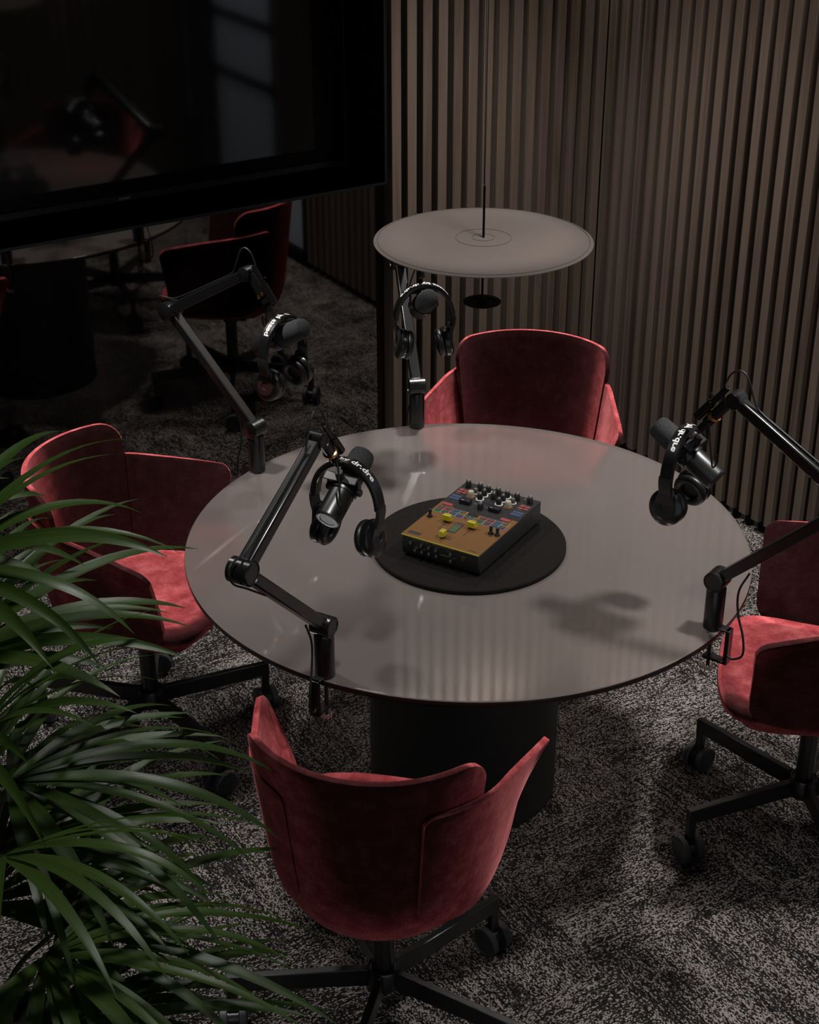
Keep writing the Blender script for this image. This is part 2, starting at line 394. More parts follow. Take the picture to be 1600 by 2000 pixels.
finish(bm, 'logo', pbr('dim grey logo', (.10, .10, .10), .5), tv).location = (.058, -.0008, -.0015)

# ------------------------------------------------------------------ table, tray, mixer
tb = empty('round_table', (0, 0, 0), 0, 'round table with taupe satin glass top on a thick black drum pedestal', 'table')
bm = NB(); revolve(bm, [(0, .725), (.697, .725), (.7005, .7265), (.7016, .729), (.7016, .7375), (.7008, .7395), (.699, .74), (.696, .74), (.690, .74), (0, .74)], n=160)
for f in bm.faces:
    if abs(f.normal.z) < .5 or f.calc_center_median().xy.length > .699: pass
o = finish(bm, 'tabletop', None, tb, mats=[M['glass'], M['rim']], ang=50)
for p in o.data.polygons:
    if abs(p.normal.z) < .8: p.material_index = 1
bm = NB(); revolve(bm, [(0, .0), (.243, 0), (.2487, .006), (.2487, .720), (.245, .7248), (0, .7248)], n=96); finish(bm, 'pedestal', M['pedestal'], tb)

bm = NB(); revolve(bm, [(0, 0), (.238, 0), (.242, .003), (.242, .010), (.2395, .0125), (.239, .0125), (.236, .0125), (0, .0125)], n=120)
o = finish(bm, 'round_tray', M['tray']); o.location = (-.010, -.022, .7402)
tag(o, 'flat round black tray lying at the centre of the table', 'tray')

MW, MD, MH = .216, .322, .056
mx_ = empty('dj_mixer', (.0034, -.018, .7527), rad(26.8) - PI / 2, 'gold and black audio mixer with lit pads on the black tray', 'audio mixer')
# local: x = right, y = to the rear; origin at the centre
def U(u, v, z=0.): return Vector(((u - .5) * MW, (v - .5) * MD, MH + .006 + z))
bm = NB()
prof = [(-.5 * MD + .006, .006), (.5 * MD, .006), (.5 * MD, MH + .004), (-.5 * MD, MH + .004), (-.5 * MD, .022)]
a = [bm.verts.new((-MW / 2, y, z)) for y, z in prof]; b = [bm.verts.new((MW / 2, y, z)) for y, z in prof]; n = len(a)
for i in range(n): bm.faces.new((a[i], a[(i + 1) % n], b[(i + 1) % n], b[i]))
bm.faces.new(a); bm.faces.new(b[::-1])
finish(bm, 'case', M['mixbody'], mx_, bevel=.003)
for sx in (-1, 1):
    for sy in (-1, 1):
        bm = NB(); cyl(bm, (sx * .085, sy * .135, 0), (sx * .085, sy * .135, .008), .010, n=20); finish(bm, 'foot', M['knob'], mx_)
def flat(bm, pts, z0, z1):
    P = [U(u, v) for u, v in pts]; prism(bm, [(p.x, p.y) for p in P], MH + .004 + z0, MH + .004 + z1)
bm = NB(); flat(bm, [(0, 0), (1, 0), (1, .615), (.86, .615), (.80, .555), (.20, .555), (.14, .615), (0, .615)], 0, .002); finish(bm, 'faceplate', M['gold'], mx_, bevel=.0006)
bm = NB(); box(bm, (0, -.5 * MD - .0006, MH + .0045), (MW - .002, .0024, .0025)); finish(bm, 'edge_strip', M['goldedge'], mx_)
bm = NB(); flat(bm, [(0, .617), (.14, .617), (.20, .557), (.80, .557), (.86, .617), (1, .617), (1, 1), (0, 1)], 0, .0022); finish(bm, 'top_panel', M['mixtop'], mx_, bevel=.0006)
def quad(bm, u0, v0, u1, v1, z, h=.0008):
    a, b = U(u0, v0), U(u1, v1); box(bm, ((a.x + b.x) / 2, (a.y + b.y) / 2, MH + .006 + z + h / 2), (abs(b.x - a.x), abs(b.y - a.y), h))
padcol = [[(.6, .1, .08), (.6, .12, .08), (.08, .25, .55), (.6, .42, .05)], [(.1, .6, .12), (.5, .2, .45), (.08, .4, .6), (.35, .2, .5)]]
PM = {}
def ledmat(c):
    if c not in PM: 
        PM[c] = pbr('lit pad outline', tuple(.4 * x for x in c), .5); b = bs(PM[c]); b.inputs['Emission Color'].default_value = (*c, 1); b.inputs['Emission Strength'].default_value = .10
    return PM[c]
TM = {}
def tint(c):
    if c not in TM: TM[c] = pbr('tinted pad', tuple(.005 + .03 * x for x in c), .5)
    return TM[c]
for side, u0 in ((0, .035), (1, .588)):
    for rr, vb in ((0, .492), (1, .432)):
        for k in range(4):
            c = padcol[rr][k]; ua = u0 + k * .095
            bm = NB(); quad(bm, ua, vb, ua + .085, vb + .054, 0, .0012); p = finish(bm, 'pad_outline', ledmat(c), mx_)
            bm = NB(); quad(bm, ua + .008, vb + .006, ua + .077, vb + .048, .0002, .003); finish(bm, 'performance_pad', tint(c) if rr == 0 else M['pad'], p, bevel=.0006)
for k, (ua, vb, c) in enumerate(((.425, .472, (.1, .45, .4)), (.485, .472, (.1, .45, .25)), (.425, .438, (.55, .12, .1)), (.485, .438, (.45, .2, .45)))):
    bm = NB(); quad(bm, ua, vb, ua + .052, vb + .030, 0, .0012); p = finish(bm, 'pad_outline', ledmat(c), mx_)
    bm = NB(); quad(bm, ua + .006, vb + .005, ua + .046, vb + .025, .0002, .0025); finish(bm, 'mode_pad', M['pad'], p)
bm = NB(); quad(bm, .42, .508, .545, .545, 0, .001); finish(bm, 'display', M['smoke'], mx_)
for u0 in (.045, .80):
    bm = NB(); quad(bm, u0, .562, u0 + .12, .602, 0, .0018); p = finish(bm, 'deck_button', M['btnred'], mx_)
# meters, slots, print
bm = NB(); quad(bm, .415, .20, .515, .365, 0, .0008); p = finish(bm, 'level_meter', M['slot'], mx_)
bm = NB()
for col in range(3):
    for k in range(10): quad(bm, .432 + col * .026, .215 + k * .010, .448 + col * .026, .221 + k * .010, .0006, .0006)
finish(bm, 'green_segments', ledmat((.10, .24, .05)), p)
bm = NB()
for col in range(3):
    for k in range(2): quad(bm, .432 + col * .026, .318 + k * .012, .448 + col * .026, .325 + k * .012, .0006, .0006)
finish(bm, 'red_segments', ledmat((.35, .04, .04)), p)
for (u0, v0, u1, v1) in ((.303, .20, .313, .345), (.622, .20, .632, .345), (.36, .097, .56, .105), (.015, .335, .085, .341), (.83, .30, .925, .306)):
    bm = NB(); quad(bm, u0, v0, u1, v1, 0, .0004); finish(bm, 'fader_slot', M['slot'], mx_)
bm = NB(); quad(bm, .05, .035, .20, .075, 0, .0004); finish(bm, 'badge', M['slot'], mx_)
for (u0, v0, u1, v1) in ((.42, .135, .56, .138), (.42, .155, .52, .158), (.84, .028, .94, .034)):
    bm = NB(); quad(bm, u0, v0, u1, v1, 0, .0003); finish(bm, 'faceplate_print', M['slot'], mx_)
def fader(u, v, along):
    p = U(u, v); bm = NB(); box(bm, (0, 0, .003), (.005, .003, .006)); hx, hy = (.024, .015) if along == 'y' else (.013, .021)
    a = box(bm, (0, 0, .0125), (hx, hy, .015))
    for vv in a:
        if vv.co.z > .015: vv.co.x *= .86; vv.co.y *= .8
    o = finish(bm, 'fader_cap', M['yellow'], mx_, bevel=.0012); o.location = p
    bm = NB(); box(bm, (0, 0, .0202), (hx * .84, .0012, .0006) if along == 'y' else (.0012, hy * .78, .0006)); finish(bm, 'index_line', M['slot'], o)
fader(.308, .335, 'y'); fader(.627, .335, 'y'); fader(.45, .102, 'x')
def knob(u, v, r, h, m, collar=None, name='knob'):
    p = U(u, v); bm = NB(); k = 24
    ring0 = []; 
    revolve(bm, [(0, 0), (r, 0), (r * .97, h * .55), (r * .78, h * .97), (r * .7, h), (0, h)], n=24)
    for vv in bm.verts:
        if .02 * h < vv.co.z < .98 * h and vv.co.xy.length > 1e-4:
            a = math.atan2(vv.co.y, vv.co.x); s = 1 + .035 * math.cos(12 * a); vv.co.x *= s; vv.co.y *= s
    o = finish(bm, name, m, mx_, ang=45); o.location = p
    bm = NB(); box(bm, (0, r * .42, h + .0002), (r * .16, r * .75, .0008)); finish(bm, 'pointer', M['collar'] if m is M['knob'] else M['slot'], o)
    if collar:
        bm = NB(); revolve(bm, [(r * 1.02, .0002), (r * 1.5, .0002), (r * 1.45, .0016), (r * 1.02, .0018)], n=32); finish(bm, 'collar', collar, o)
K = M['knob']
for u in (.09, .25, .49, .74, .91): knob(u, .925, .0078, .019, K)
for u in (.36, .61):
    for v in (.925, .855, .785): knob(u, v, .0072, .018, K, M['collar'])
knob(.49, .85, .0078, .018, K); knob(.48, .645, .0078, .018, K)
for u in (.24, .735): knob(u, .862, .0062, .014, M['knobg'], M['collar']); knob(u, .785, .0082, .018, M['knobw'], M['gold'])
for u in (.075, .868, .95):
    p = U(u, .338); bm = NB(); cyl(bm, (0, 0, 0), (0, 0, .006), .0075, .006, 20); cyl(bm, (0, 0, .005), (0, .002, .020), .0032, .0046, 16); o = finish(bm, 'toggle_lever', K, mx_); o.location = p
for u0 in (.03, .84):
    for r in range(2):
        for k in range(2):
            bm = NB(); quad(bm, u0 + k * .068, .80 + r * .036, u0 + k * .068 + .06, .826 + r * .036, 0, .0018); finish(bm, 'fx_button', M['btnred'], mx_, bevel=.0004)
    for r in range(2):
        for k in range(3):
            bm = NB(); quad(bm, u0 + k * .045, .682 + r * .04, u0 + k * .045 + .038, .712 + r * .04, 0, .0014); p = finish(bm, 'beat_button', M['btnblue'], mx_)
            bm = NB(); quad(bm, u0 + k * .045 + .007, .688 + r * .04, u0 + k * .045 + .031, .706 + r * .04, .0003, .0014); finish(bm, 'button_cap', M['pad'], p)
for u in (.26, .645):
    bm = NB(); a, b = U(u - .07, .645), U(u + .07, .705); box(bm, ((a.x + b.x) / 2, (a.y + b.y) / 2, MH + .012), (b.x - a.x, b.y - a.y, .013)); finish(bm, 'paddle', M['smoke'], mx_, bevel=.003)
bm = NB()
for (u0, v0, u1, v1) in ((.03, .875, .09, .879), (.11, .875, .17, .879), (.84, .875, .90, .879), (.92, .875, .97, .879), (.03, .79, .09, .793), (.84, .79, .90, .793), (.34, .70, .40, .704), (.52, .69, .60, .694), (.40, .97, .44, .975), (.80, .965, .83, .97)):
    quad(bm, u0, v0, u1, v1, 0, .0003)
finish(bm, 'panel_print', M['printdim'], mx_)
bm = NB(); quad(bm, .40, .735, .56, .765, 0, .0006); quad(bm, .47, .965, .60, .985, 0, .0008); finish(bm, 'nameplate', M['smoke'], mx_)
# front panel controls
FYM = -.5 * MD - .0003
def fp(u, z): return Vector(((u - .5) * MW, FYM, z))
for u, z in ((.13, .0435), (.27, .0435), (.365, .0425), (.46, .0415), (.645, .0415), (.19, .0265), (.28, .0265), (.37, .0265), (.465, .0265), (.65, .0245)):
    bm = NB(); cyl(bm, (0, .001, 0), (0, -.005, 0), .0052, .0045, 20); o = finish(bm, 'front_knob', K, mx_); o.location = fp(u, z)
    bm = NB(); box(bm, (.0, -.0052, .0018), (.0008, .0004, .005), Euler((0, rad(-25), 0)).to_matrix()); finish(bm, 'pointer', M['collar'], o)
bm = NB(); revolve(bm, [(.0022, 0), (.0042, 0), (.0042, .002), (.0022, .002)], axis=(0, -1, 0), n=24); o = finish(bm, 'headphone_jack', M['brass'], mx_); o.location = fp(.80, .038)
bm = NB()
for (u, z, w) in ((.25, .0555, .22), (.50, .0555, .18), (.64, .0555, .08), (.16, .0505, .03), (.28, .0505, .03), (.37, .0500, .03), (.47, .0495, .05), (.62, .048, .05), (.57, .034, .12), (.66, .034, .08), (.80, .0455, .05), (.2, .0345, .04), (.3, .034, .04)):
    box(bm, ((u - .5) * MW, FYM, z), (w * MW, .0005, .0007))
finish(bm, 'front_print', M['printdim'], mx_)
bm = NB()
for (y, z, w, h) in ((-.09, .022, .004, .004), (-.05, .030, .006, .010), (-.035, .030, .006, .010), (.02, .034, .008, .012), (.035, .034, .006, .010), (.075, .036, .005, .006), (.11, .04, .004, .008)):
    box(bm, (MW / 2 + .0002, y, z), (.0012, w, h))
finish(bm, 'side_vents', M['slot'], mx_)

# ------------------------------------------------------------------ pendant lamp
LX, LY, LZ, LR = .030, 0., 1.515, .2505
pl = empty('pendant_lamp', (LX, LY, LZ), 0, 'pendant lamp with a wide flat taupe disc above a small black disc', 'lamp')
bm = NB(); revolve(bm, [(0, .006), (.02, .006), (.1, .0045), (.2, .0025), (.243, .001), (LR, -.0015), (LR - .002, -.004), (.2, -.004), (0, -.003)], n=160); finish(bm, 'shade', M['shade'], pl)
bm = NB()
for r, z in ((.242, .0016), (.0635, .0057), (.0255, .0063)):
    revolve(bm, [(r - .0005, z - .0004), (r - .0005, z + .0003), (r + .0005, z + .0003), (r + .0005, z - .0004)], n=128)
finish(bm, 'groove_rings', M['groove'], pl)
bm = NB(); cyl(bm, (0, 0, -.155), (0, 0, .125), .0028, n=16); finish(bm, 'stem', M['black'], pl)
bm = NB(); tube(bm, [(0, 0, .12), (0, 0, .5), (0, 0, H - LZ)], .0011, 8, 2); tube(bm, [(-.0022, 0, .13), (-.004, .001, .5), (-.012, .004, 1.0), (-.02, .006, H - LZ)], .0007, 6, 3); finish(bm, 'cable', M['cable'], pl)
bm = NB(); revolve(bm, [(0, -.158), (.018, -.158), (.043, -.150), (.0438, -.148), (.043, -.1465), (.03, -.1465), (.028, -.15), (.012, -.15), (.010, -.141), (.0035, -.14)], n=64); finish(bm, 'light_head', M['black'], pl)

# ------------------------------------------------------------------ chairs
PROF = [(.385, .115), (.395, .145), (.41, .172), (.435, .192), (.47, .206), (.52, .217), (.60, .228), (.70, .240), (.80, .252), (.88, .262)]
def prof(z):
    if z <= PROF[0][0]: return PROF[0][1]
    for (a, ra), (b, rb) in zip(PROF, PROF[1:]):
        if z <= b: return ra + (rb - ra) * (z - a) / (b - a)
    return PROF[-1][1]
def sheet(bm, P, S, zt, zb, nz=18):
    """grid over columns S; P(s, z) gives the point"""
    cols = []
    for s in S:
        a, b = zb(s), zt(s); cols.append([bm.verts.new(P(s, a + (b - a) * (k / nz))) for k in range(nz + 1)])
    for c0, c1 in zip(cols, cols[1:]):
        for k in range(nz): bm.faces.new((c0[k], c1[k], c1[k + 1], c0[k + 1]))
def corner(d, r):
    """drop of an edge at distance d from the end with corner radius r"""
    if d >= r: return 0.
    return r - math.sqrt(max(r * r - (r - d) ** 2, 0))
def cols(a, b, r0, r1, n=22):
    out = [a + r0 * (1 - math.cos(PI / 2 * i / 7)) for i in range(7)] + [a + r0 + (b - a - r0 - r1) * i / n for i in range(n + 1)] + [b - r1 * (1 - math.sin(PI / 2 * (i + 1) / 7)) for i in range(7)]
    out[0] = a + 1e-4; out[-1] = b - 1e-4; return out
def thick(t, off):
    def f(o):
        s = o.modifiers.new('padding', 'SOLIDIFY'); s.thickness = t; s.offset = off; s.use_even_offset = False
        b = o.modifiers.new('soft edges', 'BEVEL'); b.width = t * .42; b.segments = 3; b.limit_method = 'ANGLE'; b.angle_limit = rad(50)
    return f
def make_chair():
    t = empty('office_chair', (0, 0, 0), 0, 'x', 'chair', 'red velvet chairs around the table')
    # backrest: a curved wrap, angle from the rear
    A, Rm = rad(63), .25; L = A * Rm
    bm = NB()
    P = lambda s, z: Vector((-prof(z) * math.cos(s / Rm), prof(z) * math.sin(s / Rm), z))
    sheet(bm, P, cols(-L, L, .065, .065), lambda s: .862 - corner(L - abs(s), .065), lambda s: .388 + corner(L - abs(s), .05) + .03 * (s / L) ** 2)
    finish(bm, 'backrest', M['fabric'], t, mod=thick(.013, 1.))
    # armrests: curved side panels lapping outside the backrest
    for sg in (1, -1):
        a0, a1 = rad(31), rad(76); Ra = .262; Lc = (a1 - a0) * Ra; Lt = Lc + .235
        ky = [(.40, .236), (.46, .237), (.50, .240), (.54, .246), (.58, .258), (.62, .273), (.66, .288), (.70, .305), (.72, .315), (.78, .345)]
        def lat(z):
            if z <= ky[0][0]: return ky[0][1]
            for (a, ra), (b, rb) in zip(ky, ky[1:]):
                if z <= b: return ra + (rb - ra) * (z - a) / (b - a)
            return ky[-1][1]
        def PA(s, z):
            r = prof(z) + .017
            if s < Lc: a = a0 + s / Ra; return Vector((-r * math.cos(a), sg * r * math.sin(a), z))
            f = (s - Lc) / (Lt - Lc); p = Vector((-r * math.cos(a1), r * math.sin(a1))); q = Vector((.165 + .004 * (1 - f), lat(z)))
            D = (q - p).length; t0 = Vector((math.sin(a1), math.cos(a1))) * D; t1 = Vector((.93, max(.1, (lat(z) - .225) * 3.2))).normalized() * D
            h = (2*f**3 - 3*f*f + 1) * p + (f**3 - 2*f*f + f) * t0 + (-2*f**3 + 3*f*f) * q + (f**3 - f*f) * t1
            return Vector((h.x, sg * h.y, z))
        top = lambda s: .775 - .055 * (s / Lt) ** 1.6 - corner(s, .025) - corner(Lt - s, .032)
        bot = lambda s: .487 - .03 * math.sin(PI * min(s / Lt, 1)) - .012 * s / Lt + corner(s, .03) + corner(Lt - s, .045)
        bm = NB(); sheet(bm, PA, cols(0, Lt, .03, .045), top, bot)
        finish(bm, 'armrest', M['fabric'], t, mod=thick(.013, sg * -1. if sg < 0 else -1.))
    # seat cushion and the shell under it
    half = [(-.198, 0), (-.180, .085), (-.13, .155), (-.04, .200), (.06, .217), (.13, .226), (.185, .221), (.222, .186), (.241, .112), (.246, .04)]
    pts = smooth_path([(x, y, 0) for x, y in half] + [(.246, -.04, 0)] + [(x, -y, 0) for x, y in half[-2:0:-1]] + [(-.195, 0, 0)], 6)[:-1]
    bm = NB(); rings = []
    for sc, z in ((.55, .425), (.80, .432), (.93, .444), (.985, .460), (1., .474), (.985, .487), (.95, .4925), (.8, .492), (.5, .489), (.2, .487)):
        rings.append([bm.verts.new((.02 + (p.x - .02) * sc, p.y * sc, z)) for p in pts])
    n = len(pts)
    for a, b in zip(rings, rings[1:]):
        for i in range(n): bm.faces.new((a[i], a[(i + 1) % n], b[(i + 1) % n], b[i]))
    bm.faces.new(rings[0][::-1]); bm.faces.new(rings[-1])
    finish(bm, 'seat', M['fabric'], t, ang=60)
    bm = NB(); rings = []
    for sc, z in ((.2, .372), (.5, .376), (.68, .388), (.80, .408), (.86, .44)):
        rings.append([bm.verts.new((.0 + (p.x) * sc, p.y * sc, z)) for p in pts])
    for a, b in zip(rings, rings[1:]):
        for i in range(n): bm.faces.new((a[i], a[(i + 1) % n], b[(i + 1) % n], b[i]))
    bm.faces.new(rings[0][::-1]); bm.faces.new(rings[-1])
    finish(bm, 'seat_shell', M['fabric'], t, ang=60)
    bm = NB(); box(bm, (.01, 0, .372), (.2, .16, .012)); cyl(bm, (0, 0, .15), (0, 0, .368), .0235, n=32); revolve(bm, [(.0235, .33), (.032, .335), (.034, .366), (0, .368)], n=32)
    finish(bm, 'pole', M['metal'], t)
    bm = NB(); revolve(bm, [(0, .108), (.034, .108), (.037, .112), (.037, .158), (.034, .163), (.031, .163), (.029, .159), (.0235, .159), (0, .159)], n=48); finish(bm, 'hub', M['metal'], t)
    for k in range(5):
        a = rad(36 + 72 * k); d = Vector((math.cos(a), math.sin(a), 0)); s = Vector((-d.y, d.x, 0))
        bm = NB(); beam(bm, d * .026 + Vector((0, 0, .136)), d * .345 + Vector((0, 0, .139)), .018, .048, .018, .041, side=s)
        beam(bm, d * .333 + Vector((0, 0, .125)), d * .333 + Vector((0, 0, .038)), .017, .022, side=s)
        cyl(bm, d * .040 + Vector((0, 0, .155)), d * .040 + Vector((0, 0, .1635)), .007, .005, 12)
        lg = finish(bm, 'leg', M['metal'], t, bevel=.002)
        cs = finish((lambda b: (cyl(b, d * .316 + Vector((0, 0, .036)), d * .350 + Vector((0, 0, .036)), .021, n=24), b)[1])(NB()), 'caster', M['metal'], t)
        for e in (-1, 1):
            bm = NB(); c0 = d * (.333 + e * .012) + Vector((0, 0, .036)); revolve(bm, [(0, 0), (.033, 0), (.036, .0025), (.036, .0155), (.0335, .018), (.031, .0185), (.030, .0172), (0, .0172)], c0, d * e, 36)
            w_ = finish(bm, 'caster_wheel', M['caster'], cs)
    return t
RHO = .89
def chair_at(deg): a = rad(deg); return (RHO * math.cos(a), RHO * math.sin(a), 0), a + PI
ch = make_chair()
ch.location, rz = chair_at(-135); ch.rotation_euler = (0, 0, rz); ch['label'] = 'red velvet armchair on casters seen from behind, its back turned to the viewer'
for deg, lab in ((135, 'red velvet armchair on casters half hidden behind the palm leaves'), (-45, 'red velvet armchair on casters cut by the right edge, bare bright seat showing'), (45, 'red velvet armchair facing the viewer across the table, against the slatted wall')):
    l, rz = chair_at(deg); dup(ch, l, rz, lab)

# ------------------------------------------------------------------ microphone arms, microphones, headphones
ZT = .7405
def make_arm():
    t = empty('microphone_boom', (0, 0, 0), 0, 'x', 'microphone arm', 'microphone arms clamped to the table edge')
    Kp, Ep, Tp = Vector((0, 0, .126)), Vector((.282, 0, .402)), Vector((0, 0, .563))
    bm = NB(); revolve(bm, [(0, 0), (.020, 0), (.0222, .002), (.0222, .104), (.020, .108), (0, .108)], n=40); finish(bm, 'post', M['arm'], t)
    bm = NB(); box(bm, (.026, 0, .006), (.038, .022, .006)); box(bm, (.042, 0, -.036), (.010, .022, .090)); box(bm, (.016, 0, -.078), (.060, .022, .007)); cl = finish(bm, 'clamp', M['arm'], t, bevel=.0012)
    bm = NB(); cyl(bm, (-.002, 0, -.100), (-.002, 0, -.022), .0042, n=20); revolve(bm, [(0, 0), (.011, 0), (.012, .003), (0, .005)], (-.002, 0, -.020), n=24)
    finish(bm, 'clamp_screw', M['arm'], cl)
    bm = NB(); revolve(bm, [(0, -.0), (.009, 0), (.010, .002), (.010, .010), (.009, .012), (0, .012)], (-.002, 0, -.112), n=20); 
    for k in range(8):
        for zz in (-.1095, -.1025): bmesh.ops.create_icosphere(bm, subdivisions=2, radius=.0036, matrix=Matrix.Translation((-.002 + .0105 * math.cos(k * PI / 4), .0105 * math.sin(k * PI / 4), zz)))
    finish(bm, 'thumb_knob', M['chrome'], cl)
    def barrel(c, r, w, name, m=M['arm']):
        bm = NB(); revolve(bm, [(0, -w / 2), (r - .003, -w / 2), (r, -w / 2 + .002), (r, w / 2 - .002), (r - .003, w / 2), (r - .004, w / 2 - .002), (0, w / 2 - .002)], c, (0, 1, 0), 40); return finish(bm, name, m, t)
    o = barrel(Kp, .024, .048, 'lower_joint')
    bm = NB()
    for q in (-.012, -.004, .010): revolve(bm, [(.0236, q), (.0243, q + .0002), (.0243, q + .001), (.0236, q + .0012)], Kp, (0, 1, 0), 40)
    finish(bm, 'joint_rings', M['gloss'], o)
    barrel(Ep, .0255, .050, 'elbow_joint'); barrel(Tp, .019, .036, 'head_joint')
    d = (Ep - Kp).normalized(); bm = NB(); beam(bm, Kp + d * .015, Ep - d * .012, .029, .026); lo = finish(bm, 'lower_arm', M['arm'], t, bevel=.004, seg=3)
    d2 = (Tp - Ep).normalized(); up = Vector((d2.z, 0, -d2.x)); up = up if up.z > 0 else -up
    bm = NB(); beam(bm, Ep + d2 * .012, Tp - d2 * .008, .031, .030, .027, .025); ua = finish(bm, 'upper_arm', M['arm'], t, bevel=.004, seg=3)
    bm = NB()
    for a, b in ((.05, .115), (.12, .255), (.262, .30)): beam(bm, Ep + d2 * a + up * (.0152 - .0075 * a), Ep + d2 * b + up * (.0152 - .0075 * b), .003, .0012)
    finish(bm, 'cable_channel', M['slot'], ua)
    nd = Vector((-.052, 0, -.068)).normalized(); nu = Vector((-nd.z, 0, nd.x)); nu = nu if nu.z > 0 else -nu   # head mount direction
    B0 = Tp + Vector((-.012, 0, -.004))
    bm = NB(); cyl(bm, B0, B0 + nd * .052, .0125, .0125, 28); cyl(bm, B0 + nd * .062, B0 + nd * .105, .0085, .0085, 24); cyl(bm, B0 + nd * .068, B0 + nd * .082, .012, .012, 28); hm = finish(bm, 'head_mount', M['gloss'], t)
    bm = NB(); revolve(bm, [(.0125, 0), (.0155, .001), (.016, .004), (.0155, .0085), (.0125, .010), (.009, .0105)], B0 + nd * .052, nd, 36); finish(bm, 'brass_collar', M['brass'], hm)
    S0 = B0 + nu * .024 + nd * .006
    bm = NB(); cyl(bm, S0 - nd * .02, S0 + nd * .035, .0068, .0068, 24); cyl(bm, S0 + nd * .032, S0 + nd * .085, .0098, .0098, 28); cyl(bm, S0 + nd * .02 + nu * .004, S0 + nd * .02 + nu * .018, .0022, .0022, 12); pg = finish(bm, 'connector', M['gloss'], hm)
    bm = NB(); revolve(bm, [(.0035, 0), (.0068, 0), (.0068, .0015), (.0035, .0015)], S0 - nd * .0205, -nd, 24); finish(bm, 'connector_ring', M['chrome'], pg)
    # cables
    q = .017
    bm = NB(); tube(bm, [(.047, .004, -.060), (.062, .010, -.058), (.085, .014, -.035), (.080, .012, .01), (.060, .006, .06), (.055, .004, .115), (.075, .004, .168)], .0026, 8)
    tube(bm, [Ep + (-d) * .10 + Vector((.012, .010, -.012)), Ep - d * .045 + Vector((.030, .008, -.006)), Ep + Vector((.040, .004, -.004)), Ep + Vector((.038, 0, .030)), Ep + d2 * .03 + up * .024, Ep + d2 * .09 + up * .019, Ep + d2 * .20 + up * .0165, Tp - d2 * .055 + up * .016, Tp - d2 * .03 + up * .028, Tp + Vector((.022, 0, .052)), Tp + Vector((.004, 0, .066)), Tp + Vector((-.016, 0, .056)), Tp + Vector((-.030, 0, .028))], .0022, 8)
    m0 = B0 + nd * .075
    tube(bm, [m0 + Vector((.006, .012, 0)), m0 + Vector((.016, .022, -.035)), m0 + Vector((.028, .030, -.075)), m0 + Vector((.034, .034, -.088)), m0 + Vector((.040, .032, -.080)), m0 + Vector((.040, .030, -.058))], .0022, 8)
    finish(bm, 'cable', M['cable'], t)
    return t
def make_mic():
    t = empty('microphone', (0, 0, 0), 0, 'x', 'microphone', 'studio microphones on the arms')
    a, b = Vector((-.026, 0, .366)), Vector((-.183, 0, .457)); d = (b - a).normalized(); L = (b - a).length
    bm = NB(); revolve(bm, [(0, .001), (.016, .001), (.017, .0), (.0245, 0), (.0265, .002), (.0274, .006), (.0274, .098), (.0255, .1), (0, .1)], a, d, 48); finish(bm, 'body', M['mic'], t)
    bm = NB(); revolve(bm, [(0, .096), (.0268, .096), (.0280, .1), (.0274, .150), (.0262, .170), (.0235, .178), (.018, .1815), (0, .183)], a, d, 48); finish(bm, 'foam_windscreen', M['foam'], t)
    c = a + d * .082
    bm = NB(); revolve(bm, [(.0255, -.012), (.030, -.012), (.031, -.008), (.031, .008), (.030, .012), (.0255, .012)], c, d, 48); y = finish(bm, 'yoke_ring', M['mic'], t)
    for s in (-1, 1):
        bm = NB(); cyl(bm, c + Vector((0, s * .029, 0)), c + Vector((0, s * .041, 0)), .009, .008, 20); box(bm, c + Vector((0, s * .036, .012)), (.012, .005, .034)); finish(bm, 'yoke_knob', M['mic'], y, bevel=.001)
    bm = NB(); box(bm, c + Vector((.012, 0, .031)), (.020, .076, .005), Euler((0, rad(30), 0)).to_matrix()); cyl(bm, c + Vector((.013, 0, .030)), c + Vector((.020, 0, .05)), .009, .009, 20); finish(bm, 'yoke_bridge', M['mic'], y, bevel=.001)
    return t
HB = [(0, .471), (.022, .468), (.044, .457), (.062, .440), (.075, .418), (.0825, .392), (.0845, .366), (.080, .342), (.073, .325)]
